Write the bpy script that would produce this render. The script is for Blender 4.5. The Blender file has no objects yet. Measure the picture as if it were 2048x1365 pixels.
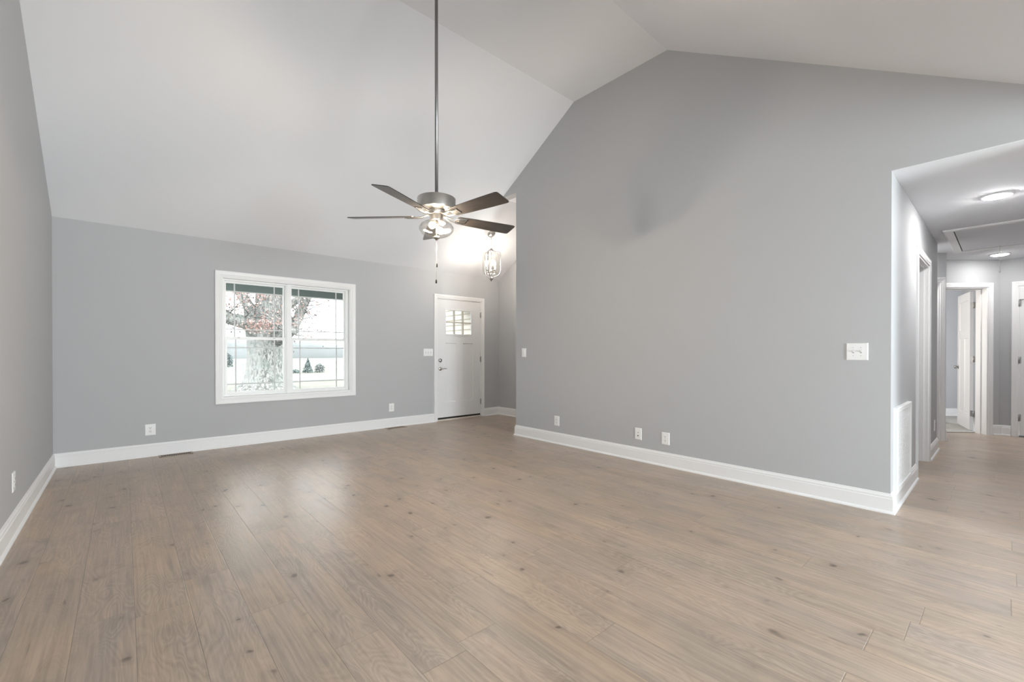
import bpy, math, random
from mathutils import Vector, Matrix
random.seed(7)
sc = bpy.context.scene
COL = sc.collection
PI = math.pi

# ------------------------------------------------------------------ camera, world, exposure, added fill lamps
cam_d = bpy.data.cameras.new('camera')
cam = bpy.data.objects.new('camera', cam_d)
COL.objects.link(cam)
CAM_H = 1.14
yaw = math.radians(48.2255)
cam.location = (0, 0, CAM_H)
cam.rotation_euler = (PI / 2 - 0.0048, 0, yaw - PI / 2)
cam_d.sensor_width = 36
cam_d.lens = 36 * 877.18 / 2048
cam_d.shift_x = -6.52 / 2048
cam_d.shift_y = 27.3 / 2048
cam_d.clip_start = 0.02
cam_d.clip_end = 400
sc.camera = cam

sc.view_settings.view_transform = 'Standard'
sc.view_settings.look = 'None'
sc.view_settings.exposure = 0.82
sc.view_settings.gamma = 1.0
sc.cycles.use_denoising = True
sc.cycles.max_bounces = 14
sc.cycles.diffuse_bounces = 8
sc.cycles.transparent_max_bounces = 16
sc.cycles.sample_clamp_indirect = 4.0

world = bpy.data.worlds.new('overcast_sky')
sc.world = world
world.use_nodes = True
wn, wl = world.node_tree.nodes, world.node_tree.links
bg = wn['Background']
bg.inputs['Color'].default_value = (0.95, 0.975, 1.0, 1)
bg.inputs['Strength'].default_value = 3.4


def area_lamp(name, loc, rot, sx, sy, watts, color=(1, 1, 1)):
    d = bpy.data.lights.new(name, 'AREA')
    d.shape = 'RECTANGLE'
    d.size, d.size_y = sx, sy
    d.energy = watts
    d.color = color
    o = bpy.data.objects.new(name, d)
    COL.objects.link(o)
    o.location = loc
    o.rotation_euler = rot
    return o


# added fill lamps outside invented glazing behind the camera, tilted up for the ceiling
area_lamp('fill_lamp_rear', (2.75, -5.35, 1.0), (PI / 2 + 0.42, 0, 0.50), 2.1, 2.0, 265, (0.875, 0.945, 1.0))
area_lamp('fill_lamp_side', (-0.95, -2.7, 1.45), (PI / 2 + 0.1, 0, -PI / 2), 1.9, 1.2, 40, (0.875, 0.945, 1.0))

# ------------------------------------------------------------------ room dimensions (metres)
XL, XR = -0.521, 4.045
YW = 6.255
YE, YF = 0.5425, 4.51          # ends of the long right wall
ZE, ZC = 2.481, 4.154          # eave and flat ceiling heights
Y1, Y2 = 3.472, 2.260          # ceiling creases
YS = -0.52                     # where the far slope comes down
SL = (ZC - ZE) / (YW - Y1)
YB = -5.0
XF = 5.173                     # foyer side wall
ZH = 2.42                      # hall ceiling
ZFO = 3.345                    # foyer flat ceiling
WT = 0.12


# ------------------------------------------------------------------ mesh helpers
class MB:
    def __init__(s):
        s.v, s.f, s.sm = [], [], []

    def add(s, vs, fs, smooth=False):
        n = len(s.v)
        s.v += [tuple(v) for v in vs]
        for f in fs:
            s.f.append(tuple(i + n for i in f))
            s.sm.append(smooth)
        return s

    def box(s, x0, x1, y0, y1, z0, z1, M=None):
        if x0 > x1: x0, x1 = x1, x0
        if y0 > y1: y0, y1 = y1, y0
        if z0 > z1: z0, z1 = z1, z0
        vs = [Vector(p) for p in ((x0, y0, z0), (x1, y0, z0), (x1, y1, z0), (x0, y1, z0),
                                  (x0, y0, z1), (x1, y0, z1), (x1, y1, z1), (x0, y1, z1))]
        if M: vs = [M @ v for v in vs]
        return s.add(vs, [(0, 3, 2, 1), (4, 5, 6, 7), (0, 1, 5, 4), (1, 2, 6, 5), (2, 3, 7, 6), (3, 0, 4, 7)])

    def prism(s, poly, ext, M=None):
        """poly: list of 3D points (planar), ext: extrusion vector"""
        a = [Vector(p) for p in poly]
        b = [p + Vector(ext) for p in a]
        if M: a, b = [M @ p for p in a], [M @ p for p in b]
        n = len(a)
        fs = [tuple(range(n - 1, -1, -1)), tuple(range(n, 2 * n))]
        fs += [(i, (i + 1) % n, n + (i + 1) % n, n + i) for i in range(n)]
        return s.add(a + b, fs)

    def lathe(s, prof, seg=32, M=None, smooth=True, cap=True):
        vs, fs = [], []
        n = len(prof)
        for k in range(seg):
            a = 2 * PI * k / seg
            for r, z in prof:
                v = Vector((r * math.cos(a), r * math.sin(a), z))
                vs.append(M @ v if M else v)
        for k in range(seg):
            k2 = (k + 1) % seg
            for i in range(n - 1):
                fs.append((k * n + i, k2 * n + i, k2 * n + i + 1, k * n + i + 1))
        s.add(vs, fs, smooth)
        return s

    def tube(s, pts, r, seg=10, smooth=True, closed=False):
        pts = [Vector(p) for p in pts]
        n = len(pts)
        rr = r if isinstance(r, (list, tuple)) else [r] * n
        up = Vector((0, 0, 1))
        vs, fs = [], []
        prev = None
        for i, p in enumerate(pts):
            if closed:
                d = (pts[(i + 1) % n] - pts[i - 1])
            else:
                d = pts[min(i + 1, n - 1)] - pts[max(i - 1, 0)]
            d.normalize()
            if prev is None:
                ref = up if abs(d.z) < 0.9 else Vector((1, 0, 0))
                a = d.cross(ref).normalized()
            else:
                a = (prev - d * prev.dot(d)).normalized()
            prev = a
            b = d.cross(a)
            for k in range(seg):
                t = 2 * PI * k / seg
                vs.append(p + (a * math.cos(t) + b * math.sin(t)) * rr[i])
        m = n if closed else n - 1
        for i in range(m):
            j = (i + 1) % n
            for k in range(seg):
                k2 = (k + 1) % seg
                fs.append((i * seg + k, i * seg + k2, j * seg + k2, j * seg + k))
        if not closed:
            fs.append(tuple(range(seg - 1, -1, -1)))
            fs.append(tuple((n - 1) * seg + k for k in range(seg)))
        return s.add(vs, fs, smooth)

    def ball(s, c, r, seg=16, rings=10, sz=1.0):
        c = Vector(c)
        prof = [(max(1e-5, r * math.sin(PI * i / rings)), -r * sz * math.cos(PI * i / rings)) for i in range(rings + 1)]
        return s.lathe(prof, seg, Matrix.Translation(c))

    def sweep(s, path, prof, N, side=1, closed=False, smooth=False):
        """mitred moulding; prof points (a,b): a in-plane away from the path, b along N"""
        P = [Vector(p) for p in path]
        N = Vector(N).normalized()
        n = len(P)
        ms = []
        segs = [(P[(i + 1) % n] - P[i]).normalized() for i in range(n if closed else n - 1)]
        perp = [N.cross(d) * side for d in segs]
        for i in range(n):
            if closed:
                m1, m2 = perp[i - 1], perp[i]
            else:
                m1, m2 = perp[max(i - 1, 0)], perp[min(i, n - 2)]
            ms.append((m1 + m2) / (1 + m1.dot(m2)))
        k = len(prof)
        vs = [P[i] + ms[i] * a + N * b for i in range(n) for a, b in prof]
        fs = []
        for i in range(n if closed else n - 1):
            j = (i + 1) % n
            for q in range(k):
                q2 = (q + 1) % k
                fs.append((i * k + q, i * k + q2, j * k + q2, j * k + q))
        if not closed:
            fs.append(tuple(range(k)))
            fs.append(tuple((n - 1) * k + q for q in range(k - 1, -1, -1)))
        return s.add(vs, fs, smooth)

    def build(s, name, mat, parent=None, bevel=0, wn_fix=True, loc=None):
        me = bpy.data.meshes.new(name)
        me.from_pydata(s.v, [], s.f)
        me.polygons.foreach_set('use_smooth', s.sm)
        me.update()
        if wn_fix:
            import bmesh
            bm = bmesh.new()
            bm.from_mesh(me)
            bmesh.ops.recalc_face_normals(bm, faces=bm.faces)
            bm.to_mesh(me)
            bm.free()
        o = bpy.data.objects.new(name, me)
        COL.objects.link(o)
        if isinstance(mat, (list, tuple)):
            for m in mat: me.materials.append(m)
        else:
            me.materials.append(mat)
        if parent: o.parent = parent
        if loc: o.location = loc
        if bevel:
            b = o.modifiers.new('bevel', 'BEVEL')
            b.width = bevel
            b.segments = 2
            b.limit_method = 'ANGLE'
        return o


def thing(name, label, cat, loc=(0, 0, 0), rz=0.0, group=None):
    o = bpy.data.objects.new(name, None)
    COL.objects.link(o)
    o.location = loc
    o.rotation_euler = (0, 0, rz)
    o.empty_display_size = 0.1
    o['label'] = label
    o['category'] = cat
    if group: o['group'] = group
    return o


def structure_empty(name, loc=(0, 0, 0), rz=0.0):
    o = bpy.data.objects.new(name, None)
    COL.objects.link(o)
    o.location = loc
    o.rotation_euler = (0, 0, rz)
    o.empty_display_size = 0.1
    o['kind'] = 'structure'
    return o


def struct(name, mb, mat, **k):
    o = mb.build(name, mat, **k)
    o['kind'] = 'structure'
    return o


def copy_tree(o, parent=None):
    c = o.copy()
    COL.objects.link(c)
    c.parent = parent
    for ch in [x for x in bpy.data.objects if x.parent == o]:
        copy_tree(ch, c)
    return c


# ------------------------------------------------------------------ materials
def pmat(name, color, rough=0.5, metal=0.0, spec=0.5, noise=0.0, nscale=30, bump=0.0, bscale=200):
    m = bpy.data.materials.new(name)
    m.use_nodes = True
    nt = m.node_tree
    b = nt.nodes['Principled BSDF']
    b.inputs['Base Color'].default_value = (*color, 1)
    b.inputs['Roughness'].default_value = rough
    b.inputs['Metallic'].default_value = metal
    b.inputs['Specular IOR Level'].default_value = spec
    tc = nt.nodes.new('ShaderNodeTexCoord')
    if noise > 0:
        n = nt.nodes.new('ShaderNodeTexNoise')
        n.inputs['Scale'].default_value = nscale
        n.inputs['Detail'].default_value = 3
        r = nt.nodes.new('ShaderNodeMapRange')
        r.inputs['To Min'].default_value = 1 - noise
        r.inputs['To Max'].default_value = 1 + noise
        mx = nt.nodes.new('ShaderNodeVectorMath')
        mx.operation = 'SCALE'
        mx.inputs[0].default_value = color
        nt.links.new(tc.outputs['Object'], n.inputs['Vector'])
        nt.links.new(n.outputs['Fac'], r.inputs['Value'])
        nt.links.new(r.outputs['Result'], mx.inputs['Scale'])
        nt.links.new(mx.outputs['Vector'], b.inputs['Base Color'])
    if bump > 0:
        n = nt.nodes.new('ShaderNodeTexNoise')
        n.inputs['Scale'].default_value = bscale
        n.inputs['Detail'].default_value = 2
        bp = nt.nodes.new('ShaderNodeBump')
        bp.inputs['Strength'].default_value = bump
        bp.inputs['Distance'].default_value = 0.002
        nt.links.new(tc.outputs['Object'], n.inputs['Vector'])
        nt.links.new(n.outputs['Fac'], bp.inputs['Height'])
        nt.links.new(bp.outputs['Normal'], b.inputs['Normal'])
    return m


def emis(name, color, strength):
    m = bpy.data.materials.new(name)
    m.use_nodes = True
    nt = m.node_tree
    nt.nodes.clear()
    e = nt.nodes.new('ShaderNodeEmission')
    e.inputs['Color'].default_value = (*color, 1)
    e.inputs['Strength'].default_value = strength
    o = nt.nodes.new('ShaderNodeOutputMaterial')
    nt.links.new(e.outputs[0], o.inputs['Surface'])
    return m


def glass(name, tint=(1, 1, 1), gloss=0.06, edge=0.5, rough=0.02):
    """thin clear glass: transparent with a facing-dependent reflection"""
    m = bpy.data.materials.new(name)
    m.use_nodes = True
    nt = m.node_tree
    nt.nodes.clear()
    t = nt.nodes.new('ShaderNodeBsdfTransparent')
    t.inputs['Color'].default_value = (*tint, 1)
    g = nt.nodes.new('ShaderNodeBsdfGlossy')
    g.inputs['Roughness'].default_value = rough
    lw = nt.nodes.new('ShaderNodeLayerWeight')
    lw.inputs['Blend'].default_value = 0.25
    mr = nt.nodes.new('ShaderNodeMapRange')
    mr.inputs['To Min'].default_value = gloss
    mr.inputs['To Max'].default_value = edge
    mx = nt.nodes.new('ShaderNodeMixShader')
    o = nt.nodes.new('ShaderNodeOutputMaterial')
    nt.links.new(lw.outputs['Facing'], mr.inputs['Value'])
    nt.links.new(mr.outputs['Result'], mx.inputs['Fac'])
    nt.links.new(t.outputs[0], mx.inputs[1])
    nt.links.new(g.outputs[0], mx.inputs[2])
    nt.links.new(mx.outputs[0], o.inputs['Surface'])
    return m


M = {}
M['wall'] = pmat('grey_wall_paint', (0.479, 0.487, 0.500), 0.75, spec=0.25, noise=0.008, nscale=3)
M['ceiling'] = pmat('pale_ceiling_paint', (0.790, 0.802, 0.830), 0.85, spec=0.15, noise=0.008, nscale=2)
M['trim'] = pmat('white_trim_paint', (0.83, 0.832, 0.838), 0.38, spec=0.4, noise=0.006, nscale=8)
M['door'] = pmat('white_door_paint', (0.78, 0.783, 0.79), 0.4, spec=0.4, noise=0.006, nscale=8)
M['vinyl'] = pmat('white_vinyl', (0.84, 0.85, 0.85), 0.35, noise=0.005)
M['grille'] = pmat('backlit_grey_grille', (0.55, 0.57, 0.57), 0.4, noise=0.01)  # white grilles greyed to show them backlit against the sky
M['plate'] = pmat('white_plastic', (0.86, 0.865, 0.87), 0.3, noise=0.004)
M['slot'] = pmat('dark_slot', (0.03, 0.03, 0.03), 0.6, noise=0.1)
M['plastic_grey'] = pmat('grey_plastic', (0.45, 0.46, 0.46), 0.5, noise=0.02)  # even grey for latches, screws, toggle slots and grille backing
M['nickel'] = pmat('brushed_nickel', (0.56, 0.545, 0.52), 0.28, metal=1.0, noise=0.05, nscale=60)
M['nickel_dark'] = pmat('satin_nickel', (0.42, 0.415, 0.41), 0.35, metal=1.0, noise=0.05, nscale=60)
M['rubber'] = pmat('black_rubber', (0.015, 0.014, 0.013), 0.7, noise=0.1)
M['blade'] = None
M['cord'] = pmat('white_cord', (0.8, 0.8, 0.78), 0.5, noise=0.02)
M['pane'] = glass('window_glass', (0.97, 0.99, 0.985), 0.0015, 0.07)
M['shade_glass'] = glass('clear_shade_glass', (0.985, 0.98, 0.97), 0.035, 0.42)
M['bulb'] = emis('warm_bulb_glow', (1.0, 0.84, 0.66), 700)
M['candle_bulb'] = emis('candle_bulb_glow', (1.0, 0.90, 0.79), 240)
M['led'] = emis('led_lens_glow', (1.0, 0.98, 0.96), 190)
M['led_fill'] = emis('led_fill_glow', (1.0, 0.98, 0.96), 25)  # lens of the added fill lights behind the camera
M['led_soft'] = emis('led_lens_soft_glow', (1.0, 0.98, 0.96), 62)
M['carpet'] = pmat('grey_carpet', (0.42, 0.41, 0.39), 0.95, spec=0.1, noise=0.25, nscale=60, bump=1.0, bscale=120)
M['wood_vent'] = pmat('taupe_floor_register', (0.36, 0.29, 0.23), 0.5, noise=0.1, nscale=40)
M['concrete'] = pmat('pale_concrete', (0.55, 0.54, 0.52), 0.8, noise=0.08, nscale=4)
M['soffit'] = pmat('porch_beam_green_grey', (0.20, 0.235, 0.225), 0.7, noise=0.05, nscale=6)


def nodes_of(m):
    m.use_nodes = True
    return m.node_tree, m.node_tree.nodes, m.node_tree.links


class NG:
    """tiny node-graph helper"""
    def __init__(s, nt): s.nt = nt

    def _in(s, sock, v):
        if isinstance(v, (int, float)): sock.default_value = v
        elif isinstance(v, tuple): sock.default_value = v
        else: s.nt.links.new(v, sock)

    def math(s, op, a, b=0.0, c=0.0, clamp=False):
        n = s.nt.nodes.new('ShaderNodeMath')
        n.operation = op
        n.use_clamp = clamp
        s._in(n.inputs[0], a); s._in(n.inputs[1], b); s._in(n.inputs[2], c)
        return n.outputs[0]

    def comb(s, x, y, z=0.0):
        n = s.nt.nodes.new('ShaderNodeCombineXYZ')
        s._in(n.inputs[0], x); s._in(n.inputs[1], y); s._in(n.inputs[2], z)
        return n.outputs[0]

    def noise(s, vec, scale, detail=2.0, rough=0.5, dist=0.0):
        n = s.nt.nodes.new('ShaderNodeTexNoise')
        s._in(n.inputs['Vector'], vec)
        n.inputs['Scale'].default_value = scale
        n.inputs['Detail'].default_value = detail
        n.inputs['Roughness'].default_value = rough
        n.inputs['Distortion'].default_value = dist
        return n.outputs['Fac']

    def ramp(s, fac, lo, hi, t0=0.0, t1=1.0, smooth=True):
        n = s.nt.nodes.new('ShaderNodeMapRange')
        n.interpolation_type = 'SMOOTHSTEP' if smooth else 'LINEAR'
        s._in(n.inputs['Value'], fac)
        for k, v in zip(('From Min', 'From Max', 'To Min', 'To Max'), (lo, hi, t0, t1)):
            n.inputs[k].default_value = v
        return n.outputs['Result']

    def mix(s, fac, a, b, mode='MIX'):
        n = s.nt.nodes.new('ShaderNodeMix')
        n.data_type = 'RGBA'
        n.blend_type = mode
        n.clamp_factor = True
        s._in(n.inputs[0], fac)
        s._in(n.inputs[6], (*a, 1) if isinstance(a, tuple) and len(a) == 3 else a)
        s._in(n.inputs[7], (*b, 1) if isinstance(b, tuple) and len(b) == 3 else b)
        return n.outputs[2]


def floor_material():
    m = bpy.data.materials.new('oak_plank_floor')
    nt, N, L = nodes_of(m)
    g = NG(nt)
    b = N['Principled BSDF']
    tc = N.new('ShaderNodeTexCoord')
    sp = N.new('ShaderNodeSeparateXYZ')
    L.new(tc.outputs['Object'], sp.inputs[0])
    X, Y = sp.outputs[0], sp.outputs[1]
    W, LEN = 0.1885, 1.42
    xs = g.math('DIVIDE', g.math('SUBTRACT', X, 0.033), W)
    row = g.math('FLOOR', xs)
    fx = g.math('SUBTRACT', xs, row)
    w1 = N.new('ShaderNodeTexWhiteNoise'); w1.noise_dimensions = '1D'
    L.new(row, w1.inputs['W'])
    ys = g.math('ADD', g.math('DIVIDE', Y, LEN), g.math('MULTIPLY', w1.outputs['Value'], 7.3))
    colm = g.math('FLOOR', ys)
    fy = g.math('SUBTRACT', ys, colm)
    w2 = N.new('ShaderNodeTexWhiteNoise'); w2.noise_dimensions = '2D'
    L.new(g.comb(row, colm), w2.inputs['Vector'])
    ws = N.new('ShaderNodeSeparateXYZ')
    L.new(w2.outputs['Color'], ws.inputs[0])
    r1, r2, r3 = ws.outputs
    px = g.math('ADD', X, g.math('MULTIPLY', r1, 13.0))
    py = g.math('ADD', Y, g.math('MULTIPLY', r2, 17.0))
    pz = g.math('MULTIPLY', r3, 9.0)
    # blotches of grey over tan
    blot = g.noise(g.comb(g.math('MULTIPLY', px, 5.5), g.math('MULTIPLY', py, 1.6), pz), 1.0, 3.0, 0.55)
    col = g.mix(g.ramp(blot, 0.38, 0.62), (0.450, 0.352, 0.272), (0.388, 0.318, 0.258))
    smudge = g.noise(g.comb(g.math('MULTIPLY', px, 13.0), g.math('MULTIPLY', py, 5.0), pz), 1.0, 4.0, 0.62)
    col = g.mix(g.ramp(smudge, 0.52, 0.74, 0.0, 0.26), col, (0.25, 0.205, 0.17))
    # plank to plank tone
    tone = g.ramp(r3, 0, 1, 0.96, 1.045, False)
    warm = g.mix(g.ramp(r1, 0.0, 1.0), (1.015, 1.0, 0.97), (0.99, 1.0, 1.02))
    col = g.mix(1.0, col, warm, 'MULTIPLY')
    # cathedral grain: contour lines of a stretched noise
    cn = g.noise(g.comb(g.math('MULTIPLY', px, 7.0), g.math('MULTIPLY', py, 1.55), pz), 1.0, 2.2, 0.45, 0.35)
    rings = g.math('SINE', g.math('MULTIPLY', cn, 150.0))
    amt = g.ramp(g.noise(g.comb(g.math('MULTIPLY', px, 4.0), g.math('MULTIPLY', py, 1.2), pz), 1.0, 1.0), 0.40, 0.62, 0.15, 1.0)
    lite = g.math('MULTIPLY', g.ramp(rings, 0.35, 1.0, 0.0, 0.22), amt)
    col = g.mix(lite, col, (0.56, 0.47, 0.385))
    dk = g.math('MULTIPLY', g.ramp(rings, -1.0, -0.35, 0.16, 0.0), amt)
    col = g.mix(dk, col, (0.20, 0.155, 0.125))
    # straight fine grain
    fg = g.noise(g.comb(g.math('MULTIPLY', px, 75.0), g.math('MULTIPLY', py, 2.6), pz), 1.0, 3.0, 0.6)
    fgv = g.ramp(fg, 0.3, 0.7, 0.87, 1.12)
    # long dark streaks
    st = g.noise(g.comb(g.math('MULTIPLY', px, 16.0), g.math('MULTIPLY', py, 1.1), pz), 1.0, 3.0, 0.6)
    col = g.mix(g.ramp(st, 0.60, 0.80, 0.0, 0.5), col, (0.19, 0.155, 0.135))
    # knots
    vor = N.new('ShaderNodeTexVoronoi')
    vor.inputs['Scale'].default_value = 1.0
    jit = g.noise(g.comb(g.math('MULTIPLY', px, 9.0), g.math('MULTIPLY', py, 9.0), pz), 1.0, 2.0)
    L.new(g.comb(g.math('ADD', g.math('MULTIPLY', px, 6.3), g.math('MULTIPLY', jit, 0.45)),
                 g.math('ADD', g.math('MULTIPLY', py, 5.6), g.math('MULTIPLY', jit, 0.55)), pz), vor.inputs['Vector'])
    vs = N.new('ShaderNodeSeparateXYZ')
    L.new(vor.outputs['Color'], vs.inputs[0])
    gate = g.ramp(vs.outputs[0], 0.10, 0.30, 0.25, 1.0)
    rad = g.math('ADD', g.math('MULTIPLY', vs.outputs[1], 0.11), 0.06)
    kn = g.math('DIVIDE', vor.outputs['Distance'], rad)
    core = g.math('MULTIPLY', g.ramp(kn, 0.3, 1.15, 0.72, 0.0), gate)
    halo = g.math('MULTIPLY', g.ramp(kn, 0.6, 4.0, 0.26, 0.0), gate)
    col = g.mix(halo, col, (0.22, 0.175, 0.14))
    col = g.mix(core, col, (0.085, 0.066, 0.052))
    # cracks
    ck = g.noise(g.comb(g.math('MULTIPLY', px, 34.0), g.math('MULTIPLY', py, 3.2), pz), 1.0, 1.0, 0.5, 0.6)
    ckg = g.noise(g.comb(g.math('MULTIPLY', px, 3.0), g.math('MULTIPLY', py, 1.6), pz), 1.0, 1.0)
    ckm = g.math('MULTIPLY', g.ramp(ck, 0.745, 0.80, 0.0, 0.5), g.ramp(ckg, 0.52, 0.60))
    col = g.mix(ckm, col, (0.10, 0.08, 0.07))
    vsc = N.new('ShaderNodeVectorMath'); vsc.operation = 'SCALE'
    L.new(col, vsc.inputs[0])
    L.new(g.math('MULTIPLY', tone, fgv), vsc.inputs['Scale'])
    col = vsc.outputs[0]
    # seams
    ex = g.math('MULTIPLY', g.math('MINIMUM', fx, g.math('SUBTRACT', 1.0, fx)), W)
    ey = g.math('MULTIPLY', g.math('MINIMUM', fy, g.math('SUBTRACT', 1.0, fy)), LEN)
    e = g.math('MINIMUM', ex, ey)
    seam = g.ramp(e, 0.0004, 0.0015, 0.50, 0.0)
    col = g.mix(seam, col, (0.13, 0.105, 0.085))
    L.new(col, b.inputs['Base Color'])
    rg = g.math('ADD', g.ramp(fg, 0.3, 0.7, 0.30, 0.38), 0.0)
    L.new(rg, b.inputs['Roughness'])
    b.inputs['Specular IOR Level'].default_value = 0.55
    bp = N.new('ShaderNodeBump')
    bp.inputs['Strength'].default_value = 0.35
    bp.inputs['Distance'].default_value = 0.0015
    hgt = g.math('ADD', g.ramp(e, 0.0, 0.003), g.math('MULTIPLY', rings, 0.10))
    L.new(hgt, bp.inputs['Height'])
    L.new(bp.outputs[0], b.inputs['Normal'])
    return m


def blade_material():
    m = bpy.data.materials.new('dark_walnut_blade')
    nt, N, L = nodes_of(m)
    g = NG(nt)
    b = N['Principled BSDF']
    tc = N.new('ShaderNodeTexCoord')
    sp = N.new('ShaderNodeSeparateXYZ')
    L.new(tc.outputs['Object'], sp.inputs[0])
    n = g.noise(g.comb(g.math('MULTIPLY', sp.outputs[0], 6.0), g.math('MULTIPLY', sp.outputs[1], 90.0), 0.0), 1.0, 4.0, 0.6)
    col = g.mix(g.ramp(n, 0.3, 0.7), (0.024, 0.021, 0.019), (0.060, 0.052, 0.047))
    L.new(col, b.inputs['Base Color'])
    b.inputs['Roughness'].default_value = 0.30
    b.inputs['Specular IOR Level'].default_value = 0.85
    return m


def bark_material():
    m = bpy.data.materials.new('grey_oak_bark')
    nt, N, L = nodes_of(m)
    g = NG(nt)
    b = N['Principled BSDF']
    tc = N.new('ShaderNodeTexCoord')
    sp = N.new('ShaderNodeSeparateXYZ')
    L.new(tc.outputs['Object'], sp.inputs[0])
    v = g.comb(g.math('MULTIPLY', sp.outputs[0], 15.0), g.math('MULTIPLY', sp.outputs[1], 15.0), g.math('MULTIPLY', sp.outputs[2], 6.5))
    n = g.noise(v, 1.0, 5.0, 0.65, 0.8)
    n2 = g.noise(tc.outputs['Object'], 2.0, 3.0)
    col = g.mix(g.ramp(n, 0.40, 0.58), (0.095, 0.10, 0.095), (0.31, 0.305, 0.29))
    col = g.mix(g.ramp(n2, 0.45, 0.7, 0, 0.5), col, (0.20, 0.23, 0.215))
    L.new(col, b.inputs['Base Color'])
    b.inputs['Roughness'].default_value = 0.95
    bp = N.new('ShaderNodeBump')
    bp.inputs['Strength'].default_value = 1.0
    bp.inputs['Distance'].default_value = 0.05
    L.new(n, bp.inputs['Height'])
    L.new(bp.outputs[0], b.inputs['Normal'])
    return m


M['floor'] = floor_material()
M['blade'] = blade_material()
M['bark'] = bark_material()
M['grass'] = pmat('pale_winter_lawn', (0.205, 0.203, 0.178), 1.0, spec=0.0, noise=0.25, nscale=0.6)
M['road'] = pmat('pale_gravel_drive', (0.34, 0.34, 0.34), 1.0, spec=0.0, noise=0.06, nscale=1)
M['leaf_red'] = pmat('russet_oak_leaves', (0.42, 0.27, 0.24), 0.7, noise=0.3, nscale=2.0)
M['leaf_brown'] = pmat('brown_oak_leaves', (0.12, 0.10, 0.10), 0.7, noise=0.4, nscale=2.0)
M['leaf_green'] = pmat('hazed_conifer_needles', (0.17, 0.205, 0.20), 0.8, noise=0.4, nscale=3.0)  # leaf colour paled to stand in for haze
M['shrub_grey'] = pmat('hazed_shrub_leaves', (0.24, 0.255, 0.25), 0.8, noise=0.4, nscale=3.0)  # haze put into the leaf colour here too
M['haze_hill'] = pmat('distant_misty_woods', (0.200, 0.210, 0.212), 1.0, spec=0.0, noise=0.1, nscale=0.2)  # haze is painted into the pale tone of the woods
M['sign'] = pmat('blue_grey_sign', (0.16, 0.20, 0.27), 0.5, noise=0.1)
M['siding'] = pmat('beige_lap_siding', (0.56, 0.51, 0.44), 0.6, noise=0.03, nscale=4)

# ------------------------------------------------------------------ room shell
# floor
struct('floor', MB().box(XL - 0.3, 9.16, YB - 0.12, YW + 0.02, -0.1, 0.0), M['floor'])


def rect_wall(o, u, n, length, height, holes, t=WT):
    """wall of a given length along u from o, thickness t along n, rectangular holes (u0,u1,z0,z1)"""
    o, u, n = Vector(o), Vector(u), Vector(n)
    us = sorted({0, length, *[h[0] for h in holes], *[h[1] for h in holes]})
    zs = sorted({0, height, *[h[2] for h in holes], *[h[3] for h in holes]})
    mb = MB()
    for i in range(len(us) - 1):
        # merge cells vertically so that each column is as few boxes as possible
        run = None
        cells = []
        for j in range(len(zs) - 1):
            cu, cz = (us[i] + us[i + 1]) / 2, (zs[j] + zs[j + 1]) / 2
            solid = not any(h[0] < cu < h[1] and h[2] < cz < h[3] for h in holes)
            if solid:
                run = [zs[j], zs[j + 1]] if run is None else [run[0], zs[j + 1]]
            if (not solid or j == len(zs) - 2) and run:
                cells.append(run); run = None
        for z0, z1 in cells:
            a, b = o + u * us[i], o + u * us[i + 1]
            mb.prism([a + Vector((0, 0, z0)), b + Vector((0, 0, z0)), b + Vector((0, 0, z1)), a + Vector((0, 0, z1))], n * t)
    return mb


# window and front-door opening sizes on the far wall
WX0, WX1, WZ0, WZ1 = 0.880, 2.424, 0.592, 2.050
DX0, DX1, DZ1 = 3.855, 4.775, 2.048

front = rect_wall((XL - WT, YW, 0), (1, 0, 0), (0, 1, 0), XF + WT - XL + WT, ZE + 0.10,
                  [(WX0 - XL + WT, WX1 - XL + WT, WZ0, WZ1), (DX0 - XL + WT, DX1 - XL + WT, 0, DZ1)], 0.16)
struct('wall_front', front, M['wall'])


def zslope(y):
    return ZE + (YW - y) * SL


# long right wall with hall opening, foyer opening and gabled top
YFT = YW - (ZFO - ZE) / SL
HALL_R = -0.45
prof = [(YE, 0), (YF, 0), (YF, ZFO), (YFT, ZFO), (Y1, ZC), (Y2, ZC), (YS, ZE), (YB, ZE), (YB, 0), (HALL_R, 0), (HALL_R, ZH + 0.004), (YE, ZH + 0.004)]
struct('wall_right', MB().prism([(XR, y, z) for y, z in prof], (WT, 0, 0)), M['wall'])
# left wall
lw = MB()
lw.prism([(XL, y, z) for y, z in [(-1.8, 0), (YW, 0), (YW, ZE), (Y1, ZC), (Y2, ZC), (YS, ZE), (-1.8, ZE)]], (-WT, 0, 0))
lw.prism([(XL, y, z) for y, z in [(YB, 0), (-3.6, 0), (-3.6, ZE), (YB, ZE)]], (-WT, 0, 0))
lw.prism([(XL, y, z) for y, z in [(-3.6, 0), (-1.8, 0), (-1.8, 0.95), (-3.6, 0.95)]], (-WT, 0, 0))
lw.prism([(XL, y, z) for y, z in [(-3.6, 2.05), (-1.8, 2.05), (-1.8, ZE), (-3.6, ZE)]], (-WT, 0, 0))
struct('wall_left', lw, M['wall'])
struct('wall_back', rect_wall((XL - WT, YB, 0), (1, 0, 0), (0, -1, 0), XR + 2 * WT - XL, ZE + 0.05,
                              [(2.24, 4.44, 0.0, 2.05)]), M['wall'])
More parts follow.
